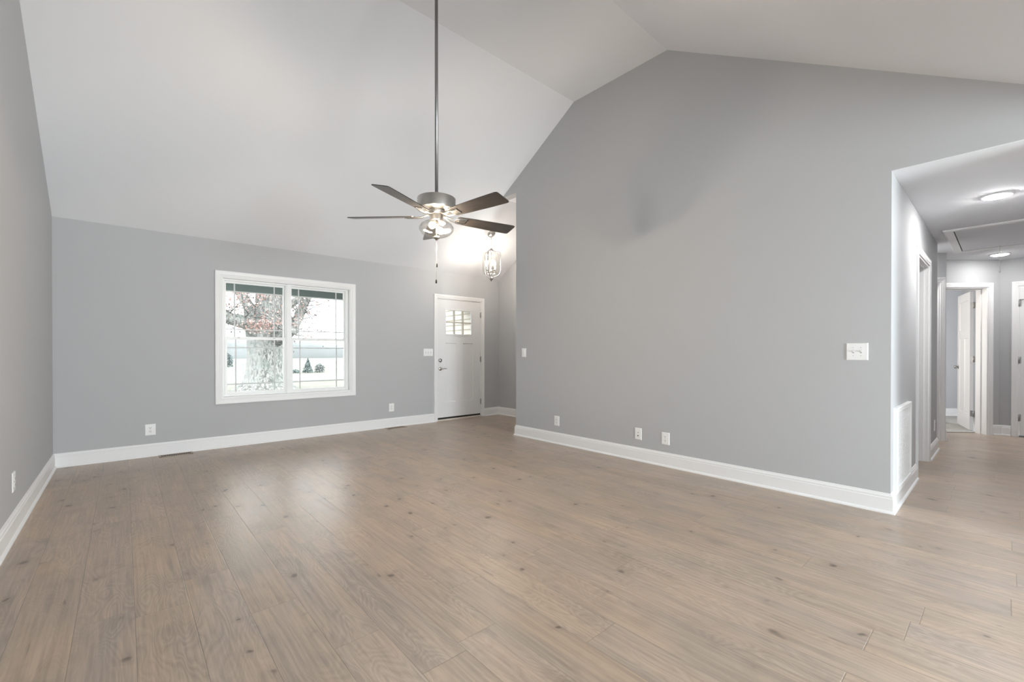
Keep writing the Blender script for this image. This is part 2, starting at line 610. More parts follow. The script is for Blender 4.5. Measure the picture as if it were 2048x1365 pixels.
# ceiling: one folded slab over the main room (two slopes, flat ridge strip, low part behind)
cp = [(YW + 0.16, zslope(YW + 0.16)), (Y1, ZC), (Y2, ZC), (YS, ZE), (YB - WT, ZE)]
up = [(y, z + 0.12) for y, z in reversed(cp)]
struct('ceiling', MB().prism([(XL - WT, y, z) for y, z in cp + up], (XR + WT - XL + WT, 0, 0)), M['ceiling'])
fc = [(YW + 0.16, zslope(YW + 0.16)), (YFT, ZFO), (YF - WT, ZFO)]
fu = [(y, z + 0.12) for y, z in reversed(fc)]
struct('ceiling_foyer', MB().prism([(XR + WT, y, z) for y, z in fc + fu], (XF - XR, 0, 0)), M['ceiling'])
# foyer walls
struct('wall_foyer_side', MB().prism([(XF, YW, 0), (XF, YF - WT, 0), (XF, YF - WT, ZFO), (XF, YFT, ZFO), (XF, YW, ZE)], (WT, 0, 0)), M['wall'])
struct('wall_foyer_near', MB().box(XR + WT, XF, YF - WT, YF, 0, ZFO), M['wall'])

# hall
HO0, HO1, DH = 5.385, 6.270, 2.045
struct('wall_hall_left', rect_wall((XR + WT, YE, 0), (1, 0, 0), (0, 1, 0), 7.14 - XR - WT, ZH,
                                   [(HO0 - XR - WT, HO1 - XR - WT, 0, DH)]), M['wall'])
struct('wall_hall_closet', MB().box(XR + WT, 7.14, 1.55, 1.67, 0, ZH).box(4.9, 5.0, YE + WT, 1.55, 0, ZH), M['wall'])
struct('wall_hall_recess', MB().box(7.02, 7.14, YE + WT, 1.67, 0, ZH).box(7.14, 7.32, 1.21, 1.33, 0, ZH), M['wall'])
AE = Vector((-0.70711, 0.70711, 0))
AN = Vector((0.70711, 0.70711, 0))
K0 = Vector((7.900, 0.517, 0))
RK = Matrix(((AE.x, AN.x, 0, K0.x), (AE.y, AN.y, 0, K0.y), (0, 0, 1, 0), (0, 0, 0, 1)))
struct('wall_hall_stub', rect_wall(K0, AE, AN, 0.98, ZH, [(0.075, 0.735, 0, DH)]), M['wall'])
struct('wall_hall_right', MB().box(XR + WT, 7.9, HALL_R - WT, HALL_R, 0, ZH).box(7.78, 7.9, -1.3, HALL_R - WT, 0, ZH)
       .box(7.78, 9.16, -1.42, -1.3, 0, ZH), M['wall'])
A0 = Vector((9.02, 0.067, 0))
struct('wall_hall_end', rect_wall((9.04, -1.3, 0), (0, 1, 0), (1, 0, 0), 1.367, ZH, [(0.43, 1.195, 0, DH)]), M['wall'])
struct('wall_hall_angled', rect_wall(A0, AE, AN, 1.10, ZH, [(0.145, 0.905, 0, DH)], 0.15), M['wall'])
struct('wall_hall_corner', MB().box(0, 0.12, 0.12, 0.53, 0, ZH, RK), M['wall'])
struct('ceiling_hall', MB().box(XR + WT, 12.9, -1.5, 4.30, ZH, ZH + 0.08).box(XR + 0.001, XR + WT, HALL_R, YE, ZH, ZH + 0.004), M['ceiling'])

# bedroom beyond the angled door (rotated frame: s along AE, t along AN)
RA = Matrix(((AE.x, AN.x, 0, A0.x), (AE.y, AN.y, 0, A0.y), (0, 0, 1, 0), (0, 0, 0, 1)))
TB = 1.85
struct('floor_bedroom', MB().box(-1.2, 1.7, 0.155, TB + 0.1, -0.08, 0.008, RA), M['carpet'])
struct('wall_bedroom', MB().box(-1.3, 1.8, TB, TB + 0.12, 0, ZH, RA).box(-1.32, -1.2, 0.17, TB, 0, ZH, RA)
       .box(1.6, 1.72, 0.17, TB, 0, 0.7, RA).box(1.6, 1.72, 0.17, 0.5, 0.7, ZH, RA)
       .box(1.6, 1.72, 1.6, TB, 0.7, ZH, RA).box(1.6, 1.72, 0.5, 1.6, 2.1, ZH, RA), M['wall'])
p = RA @ Vector((1.9, 1.05, 1.4))
area_lamp('fill_lamp_bedroom', p, (PI / 2, 0, math.atan2(AE.y, AE.x) + PI / 2), 1.0, 1.3, 13, (1.0, 0.92, 0.82))  # unseen fill lamp added to brighten the bedroom and its open door

# ------------------------------------------------------------------ trim
BB = [(0, 0), (0.028, 0), (0.0275, 0.007), (0.024, 0.014), (0.0165, 0.019), (0.0155, 0.020), (0.0155, 0.104), (0.012, 0.108),
      (0.012, 0.113), (0.0135, 0.117), (0.0115, 0.124), (0.007, 0.130), (0.006, 0.137), (0.0, 0.140)]


def base(name, path, side):
    return struct(name, MB().sweep([(x, y, 0) for x, y in path], BB, (0, 0, 1), side), M['trim'])


base('baseboard_left', [(XL, YB), (XL, YW)], -1)
base('baseboard_front', [(XL, YW), (3.799, YW)], -1)
base('baseboard_foyer', [(4.834, YW), (XF, YW), (XF, YF)], -1)
base('baseboard_right', [(XF, YF), (XR, YF), (XR, YE), (5.322, YE)], -1)
base('baseboard_hall_left', [(6.332, YE), (7.14, YE), (7.14, 1.21)], -1)
kB = K0 + AN * 0.47
base('baseboard_hall_stub', [(K0.x, K0.y), (kB.x, kB.y)], -1)
pA = A0 + AE * 0.086
base('baseboard_hall_end', [(pA.x, pA.y), (A0.x, A0.y), (9.04, 0.045), (9.04, -0.045)], -1)
q0, q1 = RA @ Vector((1.6, TB, 0)), RA @ Vector((-1.2, TB, 0))
base('baseboard_bedroom', [(q0.x, q0.y), (q1.x, q1.y)], -1)
base('baseboard_kitchen', [(XR, HALL_R), (XR, YB)], -1)

CW = 0.058
CAS = [(0, 0), (0, 0.011), (0.006, 0.0125), (0.016, 0.012), (0.022, 0.015), (0.040, 0.017), (0.048, 0.0185), (0.056, 0.0175), (0.058, 0.014), (0.058, 0)]
CASW = [(a * 1.22, b * 1.1) for a, b in CAS]


def casing3(mb, a, b, h, N, sgn):
    """door casing on three sides; a,b bottom points of the opening"""
    a, b = Vector(a), Vector(b)
    mb.sweep([a, a + Vector((0, 0, h)), b + Vector((0, 0, h)), b], CAS, N, sgn)
    return mb


# ------------------------------------------------------------------ window_1 (twin single-hung, prairie grilles)
w1 = structure_empty('window_1', (WX0, YW, WZ0))
W, H = WX1 - WX0, WZ1 - WZ0
MB().sweep([(0, 0, 0), (0, 0, H), (W, 0, H), (W, 0, 0)], CASW, (0, -1, 0), 1, closed=True).build('window_casing', M['trim'], w1)
jb = MB()
for a in ((0, 0.012, 0, H), (W - 0.012, W, 0, H), (0.012, W - 0.012, 0, 0.012), (0.012, W - 0.012, H - 0.012, H)):
    jb.box(a[0], a[1], -0.002, 0.075, a[2], a[3])
jb.build('window_jamb', M['trim'], w1)
fr = MB()
x0, x1, z0, z1 = 0.012, W - 0.012, 0.012, H - 0.012
mc = 0.742                     # centre of the mullion
for a in ((x0, x0 + 0.022, z0, z1), (x1 - 0.036, x1, z0, z1),  (mc - 0.035, mc + 0.035, z0, z1)):
    fr.box(a[0], a[1], 0.055, 0.15, a[2], a[3])
fr.box(x0 + 0.001, x1 - 0.001, 0.0565, 0.149, z0 + 0.0005, z0 + 0.020).box(x0 + 0.001, x1 - 0.001, 0.0565, 0.149, z1 - 0.022, z1 - 0.0005)
fr.box(mc - 0.022, mc + 0.022, 0.045, 0.055, z0, z1)
fr.box(x0 + 0.002, x1 - 0.002, 0.092, 0.148, z0 + 0.001, z0 + 0.026).box(x0 + 0.002, x1 - 0.002, 0.092, 0.148, z1 - 0.028, z1 - 0.001)
fr.build('window_frame', M['vinyl'], w1, bevel=0.002)
zm = 0.722                     # meeting rail


def sash(name, xa, xb, za, zb, y, rail=0.024, top=None, bot=None):
    top = rail if top is None else top
    bot = rail if bot is None else bot
    mb = MB()
    mb.box(xa, xa + rail, y, y + 0.028, za, zb).box(xb - rail, xb, y, y + 0.028, za, zb)
    mb.box(xa + rail, xb - rail, y, y + 0.028, za, za + bot).box(xa + rail, xb - rail, y, y + 0.028, zb - top, zb)
    o = mb.build(name, M['vinyl'], w1, bevel=0.0015)
    gx0, gx1, gz0, gz1 = xa + rail, xb - rail, za + bot, zb - top
    MB().box(gx0, gx1, y + 0.016, y + 0.019, gz0, gz1).build('pane', M['pane'], o)
    gr = MB()
    for gx in (gx0 + 0.090, gx1 - 0.102):
        gr.box(gx - 0.0075, gx + 0.0075, y + 0.009, y + 0.014, gz0, gz1)
    for gz in (gz0 + 0.094, gz1 - 0.100):
        gr.box(gx0, gx1, y + 0.010, y + 0.013, gz - 0.007, gz + 0.007)
    gr.build('grille', M['grille'], o)
    return o


def unit(xa, xb):
    up_ = sash('upper_sash', xa, xb, zm - 0.005, z1 - 0.020, 0.095)
    lo = sash('lower_sash', xa + 0.004, xb - 0.004, z0 + 0.018, zm + 0.022, 0.064, 0.026, 0.036, 0.034)
    lk = MB()
    for k in (0.22, 0.80):
        lx = xa + (xb - xa) * k
        lk.box(lx - 0.012, lx + 0.012, 0.060, 0.064, zm + 0.006, zm + 0.014)
    lk.build('sash_latch', M['plastic_grey'], lo)


unit(0.012 + 0.020, mc - 0.028)
unit(mc + 0.028, W - 0.012 - 0.028)

# ------------------------------------------------------------------ door builder
def panel_door_mesh(w, h, t, openings, recess=0.010):
    """slab in local x (0..w), y (-t..0), z; 'openings' are recessed panels (x0,x1,z0,z1,kind)"""
    us = sorted({0, w, *[o[0] for o in openings], *[o[1] for o in openings]})
    zs = sorted({0, h, *[o[2] for o in openings], *[o[3] for o in openings]})
    mb = MB()
    for i in range(len(us) - 1):
        for j in range(len(zs) - 1):
            cu, cz = (us[i] + us[i + 1]) / 2, (zs[j] + zs[j + 1]) / 2
            op = [o for o in openings if o[0] < cu < o[1] and o[2] < cz < o[3]]
            if not op:
                mb.box(us[i], us[i + 1], -t, 0, zs[j], zs[j + 1])
            elif op[0][4] == 'panel':
                mb.box(us[i], us[i + 1], -t + recess, -recess, zs[j], zs[j + 1])
    for o in openings:
        if o[4] == 'panel':   # small sloped sticking round each panel, on both faces
            for yy, sg in ((0, -1), (-t, 1)):
                a, b, c, d = (o[0], yy, o[2]), (o[1], yy, o[2]), (o[1], yy, o[3]), (o[0], yy, o[3])
                mb.sweep([a, b, c, d], [(0, 0), (0.009, recess), (0, recess)], (0, sg, 0), 1 if sg < 0 else -1, closed=True)
    return mb


def hinge_at(parent, x, y, z, dirx=(1, 0, 0)):
    mb = MB().tube([(x, y, z - 0.045), (x, y, z + 0.045)], 0.0065, 10)
    mb.ball((x, y, z + 0.049), 0.006, 8, 6).ball((x, y, z - 0.049), 0.006, 8, 6)
    mb.box(x - 0.018, x + 0.018, y + 0.002, y + 0.004, z - 0.044, z + 0.044)
    return mb.build('hinge', M['nickel_dark'], parent)


# ------------------------------------------------------------------ front door (door_1)
d1 = structure_empty('door_1', (DX0, YW, 0))
DW = DX1 - DX0
casing3(MB(), (0, 0, 0), (DW, 0, 0), DZ1, (0, -1, 0), 1).build('door_casing', M['trim'], d1)
MB().box(0, 0.014, -0.001, 0.16, 0, DZ1).box(DW - 0.014, DW, -0.001, 0.16, 0, DZ1).box(0.014, DW - 0.014, -0.001, 0.16, DZ1 - 0.014, DZ1)\
    .build('door_jamb', M['trim'], d1)
SW, SH = DW - 0.034, 1.975
lx0, lx1, lz0, lz1 = 0.145, 0.700, 1.380, 1.815
ops = [(lx0, lx1, lz0, lz1, 'lite'), (0.155, 0.375, 0.250, 1.245, 'panel'), (0.512, 0.732, 0.250, 1.245, 'panel')]
slab = panel_door_mesh(SW, SH, 0.044, ops).build('slab', M['door'], d1, loc=(0.017, 0.052, 0.055))
lt = MB()
lt.sweep([(lx0, -0.044, lz0), (lx0, -0.044, lz1), (lx1, -0.044, lz1), (lx1, -0.044, lz0)], [(-0.012, 0), (-0.012, 0.006), (0.014, 0.009), (0.018, 0.0), (0.012, -0.02), (-0.01, -0.02)],
         (0, -1, 0), -1, closed=True)
lt.build('lite_frame', M['door'], slab)
ga, gb, gc, gd = lx0 + 0.012, lx1 - 0.012, lz0 + 0.012, lz1 - 0.012
MB().box(ga, gb, -0.030, -0.026, gc, gd).build('lite_pane', M['pane'], slab)
mu = MB()
for k in (1, 2):
    xx = ga + (gb - ga) * k / 3
    mu.box(xx - 0.012, xx + 0.012, -0.046, -0.012, gc, gd)
zz = (gc + gd) / 2
mu.box(ga, gb, -0.045, -0.013, zz - 0.011, zz + 0.011)
mu.build('muntin', pmat('beige_muntin', (0.60, 0.57, 0.50), 0.45, noise=0.02), slab)
Rx = Matrix.Rotation(PI / 2, 4, 'X')
db = MB().lathe([(0.001, 0.022), (0.022, 0.020), (0.031, 0.010), (0.033, 0.0), (0.001, 0)], 28, Matrix.Translation((0.052, -0.044, 0.955)) @ Rx)
db.box(0.046, 0.058, -0.082, -0.062, 0.938, 0.972)
db.build('deadbolt', M['nickel_dark'], slab)
hd = MB().lathe([(0.001, 0.012), (0.024, 0.011), (0.031, 0.004), (0.032, 0.0), (0.001, 0)], 28, Matrix.Translation((0.052, -0.044, 0.815)) @ Rx)
hd.lathe([(0.001, 0.05), (0.010, 0.05), (0.010, 0.0), (0.001, 0)], 16, Matrix.Translation((0.052, -0.056, 0.815)) @ Rx)
hd.tube([(0.048, -0.098, 0.815), (0.075, -0.100, 0.817), (0.110, -0.098, 0.820), (0.150, -0.094, 0.812)], [0.010, 0.009, 0.008, 0.006], 10)
hd.build('lever_handle', M['nickel'], slab)
for hz in (1.752, 0.965, 0.215):
    hinge_at(slab, SW + 0.006, -0.052, hz)
MB().box(0.014, DW - 0.014, 0.018, 0.060, 0.026, 0.052).build('door_sweep', M['rubber'], d1)
MB().box(0.014, DW - 0.014, -0.012, 0.16, 0.0, 0.026).build('threshold_or_gap_shade', pmat('pale_sill', (0.66, 0.60, 0.53), 0.4, noise=0.03), d1, bevel=0.004)

# ------------------------------------------------------------------ hall cased opening, doors
t1 = MB()
casing3(t1, (HO0, YE, 0), (HO1, YE, 0), DH, (0, -1, 0), 1)
t1.box(HO0 - 0.002, HO0 + 0.014, YE - 0.001, YE + WT + 0.001, 0, DH).box(HO1 - 0.014, HO1 + 0.002, YE - 0.001, YE + WT + 0.001, 0, DH)
t1.box(HO0 + 0.014, HO1 - 0.014, YE - 0.0005, YE + WT + 0.0005, DH - 0.014, DH)
t1.box(HO1 - 0.026, HO1 - 0.014, YE + 0.035, YE + 0.07, 0, DH - 0.014).box(HO0 + 0.014, HO0 + 0.026, YE + 0.035, YE + 0.07, 0, DH - 0.014)
t1.box(HO0 + 0.026, HO1 - 0.026, YE + 0.035, YE + 0.07, DH - 0.026, DH - 0.014)
struct('trim_1', t1, M['trim'])

# closed door in the recess, seen by its casing only
d2 = structure_empty('door_2', K0, 0)
mb = MB()
casing3(mb, AE * 0.075, AE * 0.735, DH, -AN, -1)
mk = Matrix(((AE.x, AN.x, 0, 0), (AE.y, AN.y, 0, 0), (0, 0, 1, 0), (0, 0, 0, 1)))
mb.box(0.075, 0.089, -0.001, WT, 0, DH, mk).box(0.721, 0.735, -0.001, WT, 0, DH, mk).box(0.089, 0.721, -0.001, WT, DH - 0.014, DH, mk)
mb.build('door_casing', M['trim'], d2)
MB().box(0.091, 0.719, 0.03, 0.065, 0.01, DH - 0.016, mk).build('slab', M['door'], d2)

CRAFT = lambda w: [(0.105, w - 0.105, 1.46, 1.90, 'panel'), (0.105, w / 2 - 0.045, 0.22, 1.34, 'panel'), (w / 2 + 0.045, w - 0.105, 0.22, 1.34, 'panel')]
# open bedroom door in the angled wall
d3 = structure_empty('door_3', A0, 0)
mb = MB()
casing3(mb, A0 * 0 + AE * 0.145, AE * 0.905, DH, -AN, -1)
mm = Matrix(((AE.x, AN.x, 0, 0), (AE.y, AN.y, 0, 0), (0, 0, 1, 0), (0, 0, 0, 1)))
mb.box(0.145, 0.159, -0.001, 0.158, 0, DH, mm).box(0.891, 0.905, -0.001, 0.158, 0, DH, mm).box(0.159, 0.891, -0.001, 0.158, DH - 0.014, DH, mm)
mb.box(0.159, 0.171, 0.075, 0.115, 0, DH - 0.014, mm).box(0.879, 0.891, 0.075, 0.115, 0, DH - 0.014, mm).box(0.171, 0.879, 0.075, 0.115, DH - 0.026, DH - 0.014, mm)
mb.build('door_casing', M['trim'], d3)
# slab local: x from hinge edge outwards, y = -t..0 (0 = camera side)
ang = math.atan2(0.222, 0.975)
s3 = panel_door_mesh(0.735, 2.015, 0.035, CRAFT(0.735)).build('slab', M['door'], d3)
s3.location = (9.165 - A0.x, 0.352 - A0.y, 0.012)
s3.rotation_euler = (0, 0, ang)
for hz in (1.81, 1.03, 0.245):
    hb = MB().tube([(-0.045, -0.030, hz - 0.045), (-0.045, -0.030, hz + 0.045)], 0.007, 10)
    hb.prism([(-0.045, -0.033, hz - 0.044), (-0.045, -0.033, hz + 0.044), (-0.001, -0.006, hz + 0.044), (-0.001, -0.006, hz - 0.044)], (0.001, -0.003, 0))
    hb.prism([(-0.047, -0.032, hz - 0.044), (-0.047, -0.032, hz + 0.044), (-0.142, -0.062, hz + 0.044), (-0.142, -0.062, hz - 0.044)], (0.001, -0.003, 0))
    hb.build('hinge', M['nickel_dark'], s3)
MB().lathe([(0.001, 0.055), (0.018, 0.052), (0.027, 0.038), (0.022, 0.02), (0.010, 0.012), (0.010, 0.004), (0.03, 0.004), (0.031, 0), (0.001, 0)], 20,
           Matrix.Translation((0.67, 0, 0.90)) @ Matrix.Rotation(-PI / 2, 4, 'X')).build('door_knob', M['nickel_dark'], s3)

# closed door at the end of the hall, right edge of the picture
d4 = structure_empty('door_4', (9.04, -0.105, 0))
mb = MB()
casing3(mb, (0, 0, 0), (0, -0.765, 0), DH, (-1, 0, 0), 1)
mb.box(-0.001, WT, -0.014, 0, 0, DH).box(-0.001, WT, -0.765, -0.751, 0, DH).box(-0.001, WT, -0.751, -0.014, DH - 0.014, DH)
mb.build('door_casing', M['trim'], d4)
s4 = panel_door_mesh(0.733, 2.005, 0.035, CRAFT(0.733)).build('slab', M['door'], d4)
s4.location = (0.040, -0.016, 0.018)
s4.rotation_euler = (0, 0, -PI / 2)
# local x -> -Y, local y -> +X : visible face is y=-t
for hz in (1.79, 1.02, 0.24):
    hb = MB().tube([(-0.004, -0.043, hz - 0.045), (-0.004, -0.043, hz + 0.045)], 0.007, 10)
    hb.box(-0.004, 0.014, -0.037, -0.035, hz - 0.044, hz + 0.044)
    hb.build('hinge', M['nickel_dark'], s4)
MB().tube([(-0.004, -0.043, 1.838), (0.02, -0.065, 1.838), (0.07, -0.085, 1.838)], 0.004, 8).tube([(0.07, -0.085, 1.838), (0.085, -0.09, 1.838)], 0.009, 10)\
    .tube([(0.0, -0.045, 1.838), (0.03, -0.042, 1.838)], 0.004, 8).build('door_stop', M['nickel_dark'], s4)
MB().box(-0.03, 0.12, -0.751, -0.014, -0.002, 0.004).build('threshold_or_gap_shade', M['slot'], d4)  # dark strip stands in for shade in the gap under the door

# ------------------------------------------------------------------ rear glazing behind the camera, unseen, invented to pass fill light
w2 = structure_empty('window_2', (XL - WT + 2.24, YB, 0))
mb = MB()
for a, b in ((0, 0.06), (1.07, 1.13), (2.14, 2.20)):
    mb.box(a, b, -0.10, -0.02, 0, 2.05)
mb.box(0, 2.20, -0.10, -0.02, 1.99, 2.05).box(0, 2.20, -0.10, -0.02, 0, 0.06)
mb.build('window_frame', M['vinyl'], w2)
MB().box(0.06, 2.14, -0.062, -0.058, 0.06, 1.99).build('pane', M['pane'], w2)
w3 = structure_empty('window_3', (XL, -3.6, 0.95))
mb = MB()
for a, b in ((0, 0.05), (0.875, 0.925), (1.75, 1.80)):
    mb.box(-0.10, -0.03, a, b, 0, 1.10)
mb.box(-0.10, -0.03, 0, 1.8, 0, 0.05).box(-0.10, -0.03, 0, 1.8, 1.05, 1.10)
mb.build('window_frame', M['vinyl'], w3)
MB().box(-0.066, -0.062, 0.05, 1.75, 0.05, 1.05).build('pane', M['pane'], w3)


# ------------------------------------------------------------------ wall plates. Local frame: x across, z up, front faces -y, back on y=0
def place_on(o, wall, a, z):
    """wall: 'front' a=X ; 'right' a=Y ; 'left' a=Y ; 'hall' a=X ; 'foyer'"""
    if wall == 'front': o.location = (a, YW, z); o.rotation_euler = (0, 0, 0)
    elif wall == 'hall': o.location = (a, YE, z); o.rotation_euler = (0, 0, 0)
    elif wall == 'right': o.location = (XR, a, z); o.rotation_euler = (0, 0, -PI / 2)
    elif wall == 'left': o.location = (XL, a, z); o.rotation_euler = (0, 0, PI / 2)


def plate_mesh(w, h, t=0.006):
    mb = MB()
    b = 0.005
    v = [(-w / 2, 0, -h / 2), (w / 2, 0, -h / 2), (w / 2, 0, h / 2), (-w / 2, 0, h / 2),
         (-w / 2, -t * .5, -h / 2), (w / 2, -t * .5, -h / 2), (w / 2, -t * .5, h / 2), (-w / 2, -t * .5, h / 2),
         (-w / 2 + b, -t, -h / 2 + b), (w / 2 - b, -t, -h / 2 + b), (w / 2 - b, -t, h / 2 - b), (-w / 2 + b, -t, h / 2 - b)]
    f = [(3, 2, 1, 0), (8, 9, 10, 11)]
    for r in (0, 4):
        for i in range(4):
            j = (i + 1) % 4
            f.append((r + i, r + j, r + 4 + j, r + 4 + i))
    return mb.add(v, f)


def outlet(label, w=0.082, h=0.122):
    t = thing('wall_outlet', label, 'outlet')
    plate_mesh(w, h).build('cover_plate', M['plate'], t)
    for dz in (0.0195, -0.0195):
        prof_ = [(0.0165 * math.cos(a), 0.0165 * math.sin(a)) for a in [2 * PI * k / 24 for k in range(24)]]
        poly = [(x, -0.0055, dz + max(-0.0125, min(0.0125, z))) for x, z in prof_]
        o = MB().prism(poly, (0, -0.0025, 0)).build('receptacle', M['plate'], t)
        MB().box(-0.0085, -0.0055, -0.0086, -0.0078, dz - 0.001, dz + 0.0075).box(0.0055, 0.0085, -0.0086, -0.0078, dz, dz + 0.0065)\
            .tube([(0, -0.0086, dz - 0.0065), (0, -0.0078, dz - 0.0065)], 0.003, 10).build('slot', M['slot'], o)
    MB().tube([(0, -0.0072, 0), (0, -0.0055, 0)], 0.003, 10).build('screw', M['plastic_grey'], t)
    return t


def switch(label, n, w, h, rocker=False):
    t = thing('light_switch', label, 'light switch')
    plate_mesh(w, h).build('cover_plate', M['plate'], t)
    for k in range(n):
        x = (k - (n - 1) / 2) * 0.046
        if rocker:
            MB().box(x - 0.0165, x + 0.0165, -0.0075, -0.005, -0.033, 0.033).build('rocker_frame', M['plate'], t)
            MB().prism([(x - 0.014, -0.0075, -0.030), (x - 0.014, -0.0075, 0.030), (x - 0.014, -0.0125, 0.030), (x - 0.014, -0.0085, -0.030)], (0.028, 0, 0)).build('rocker', M['plate'], t)
        else:
            MB().box(x - 0.0055, x + 0.0055, -0.0064, -0.005, -0.0125, 0.0125).build('toggle_slot', M['plastic_grey'], t)
            MB().prism([(x - 0.004, -0.005, -0.006), (x - 0.004, -0.005, 0.006), (x - 0.004, -0.017, 0.012), (x - 0.004, -0.018, 0.005)], (0.008, 0, 0)).build('toggle', M['plate'], t)
            for dz in (0.030, -0.030):
                MB().tube([(x, -0.0068, dz), (x, -0.0055, dz)], 0.0028, 8).build('screw', M['plastic_grey'], t)
    return t


o = outlet('white duplex outlet low under the left of the window, in a nearly square plate', 0.092, 0.122); place_on(o, 'front', 0.217, 0.293)
o = outlet('white duplex outlet low between the window and the front door'); place_on(o, 'front', 3.052, 0.300)
o = outlet('white duplex outlet low on the left side wall, seen nearly edge on'); place_on(o, 'left', 4.165, 0.325)
o = outlet('white duplex outlet on the long grey wall, nearest the foyer corner'); place_on(o, 'right', 3.746, 0.284)
o = outlet('white duplex outlet on the long grey wall just right of the jack plate', 0.084, 0.122); place_on(o, 'right', 2.268, 0.278)
o = outlet('white outlet low on the hall wall, beyond the first doorway'); place_on(o, 'hall', 6.88, 0.31)
# cable jack plate
o = thing('jack_plate', 'white jack plate with two dark round ports on the long grey wall', 'jack plate')
plate_mesh(0.078, 0.122).build('cover_plate', M['plate'], o)
MB().tube([(0, -0.0075, 0.014), (0, -0.005, 0.014)], 0.0042, 12).build('port', M['slot'], o)
MB().lathe([(0.0001, 0.009), (0.005, 0.009), (0.006, 0), (0.0001, 0)], 12, Matrix.Translation((0, -0.0058, -0.019)) @ Rx).build('coax_port', M['slot'], o)
place_on(o, 'right', 2.580, 0.284)
o = switch('white two-gang toggle switch plate on the long grey wall near the hall corner', 2, 0.130, 0.126); place_on(o, 'right', 0.734, 1.147)
o = switch('white single rocker switch at the foyer end of the long grey wall', 1, 0.080, 0.118, True); place_on(o, 'right', 4.350, 1.138)
o = switch('white three-gang toggle switch plate just left of the front door casing', 3, 0.172, 0.120); place_on(o, 'front', 3.692, 1.142)


# ------------------------------------------------------------------ floor registers
def register(label, x, y):
    t = thing('floor_register', label, 'floor vent', (x, y, 0), 0, 'floor vents below the front wall')
    w, d = 0.30, 0.128
    mb = MB().box(-w / 2, w / 2, -d / 2, -d / 2 + 0.016, 0, 0.005).box(-w / 2, w / 2, d / 2 - 0.016, d / 2, 0, 0.005)
    mb.box(-w / 2, -w / 2 + 0.02, -d / 2, d / 2, 0, 0.005).box(w / 2 - 0.02, w / 2, -d / 2, d / 2, 0, 0.005)
    mb.build('frame', M['wood_vent'], t, bevel=0.0015)
    MB().box(-w / 2 + 0.018, w / 2 - 0.018, -d / 2 + 0.014, d / 2 - 0.014, 0.0005, 0.0015).build('duct_opening', M['slot'], t)
    lv = MB()
    n = 17
    for k in range(1, n):
        x_ = -w / 2 + 0.02 + (w - 0.04) * k / n
        lv.box(x_ - 0.0022, x_ + 0.0022, -d / 2 + 0.015, d / 2 - 0.015, 0.0015, 0.0045)
    lv.build('louvre', M['wood_vent'], t)
    return t


register('slotted floor register by the baseboard left of the window', 0.435, 6.158)
register('slotted floor register by the baseboard just left of the front door', 3.075, 6.150)

# ------------------------------------------------------------------ return air grille on the hall wall
g = thing('return_air_grille', 'tall white perforated return air grille low on the hall wall by the corner', 'vent grille', (4.505, YE, 0.43))
gw, gh = 0.70, 0.615
mb = MB().sweep([(-gw / 2 + 0.03, 0, -gh / 2 + 0.03), (-gw / 2 + 0.03, 0, gh / 2 - 0.03), (gw / 2 - 0.03, 0, gh / 2 - 0.03), (gw / 2 - 0.03, 0, -gh / 2 + 0.03)],
                [(0.03, 0), (0.03, 0.022), (0.026, 0.026), (0.0, 0.026), (0, 0.012), (-0.002, 0)], (0, -1, 0), 1, closed=True)
mb.build('frame', M['plate'], g)
MB().box(-gw / 2 + 0.028, gw / 2 - 0.028, -0.004, -0.002, -gh / 2 + 0.028, gh / 2 - 0.028).build('backing', M['plastic_grey'], g)
mb = MB()
nc, nr = 14, 44
cw, ch = (gw - 0.06) / nc, (gh - 0.06) / nr
for c in range(nc):
    xa = -gw / 2 + 0.03 + c * cw
    mb.box(xa - 0.007, xa + 0.007, -0.018, -0.014, -gh / 2 + 0.03, gh / 2 - 0.03)
    for r in range(nr):
        za = -gh / 2 + 0.03 + r * ch
        mb.prism([(xa + 0.007, -0.018, za), (xa + 0.007, -0.015, za + ch * 0.60), (xa + cw - 0.007, -0.015, za + ch * 0.60), (xa + cw - 0.007, -0.018, za)], (0, 0.002, 0.001))
xa = gw / 2 - 0.03
mb.box(xa - 0.007, xa, -0.018, -0.014, -gh / 2 + 0.03, gh / 2 - 0.03)
mb.build('louvre_face', M['plate'], g)


# ------------------------------------------------------------------ recessed downlights and attic hatch
def downlight(label, x, y, z, group=None, lens='led_soft'):
    t = thing('recessed_light', label, 'ceiling light', (x, y, z), 0, group)
    MB().lathe([(0.080, 0.0), (0.098, 0.0), (0.098, -0.004), (0.090, -0.010), (0.082, -0.011), (0.080, -0.006)], 40).build('trim_ring', M['plate'], t)
    MB().lathe([(0.0001, -0.024), (0.045, -0.022), (0.068, -0.017), (0.081, -0.008), (0.081, -0.002), (0.0001, -0.002)], 40).build('lens', M[lens], t)
    return t


downlight('lit round ceiling light nearer the room, before the attic hatch', 5.30, 0.055, ZH, None, 'led')
downlight('smaller-looking lit round ceiling light at the far end of the hall', 8.50, 0.060, ZH)
downlight('unseen round fill light added in the side recess of the hall', 7.40, 0.82, ZH, None, 'led_soft')  # invented light, added to brighten the stub wall
downlight('unseen round fill light added round the turn at the end of the hall', 8.45, -0.85, ZH)  # invented light, added to brighten the end walls
for kx in (0.6, 2.9):
    for ky in (-1.5, -3.6):
        downlight('unseen round fill light added over the open area behind the viewpoint', kx, ky, ZE, 'added fill lights behind the viewpoint', 'led_fill')  # invented lights, added as fill from behind the camera

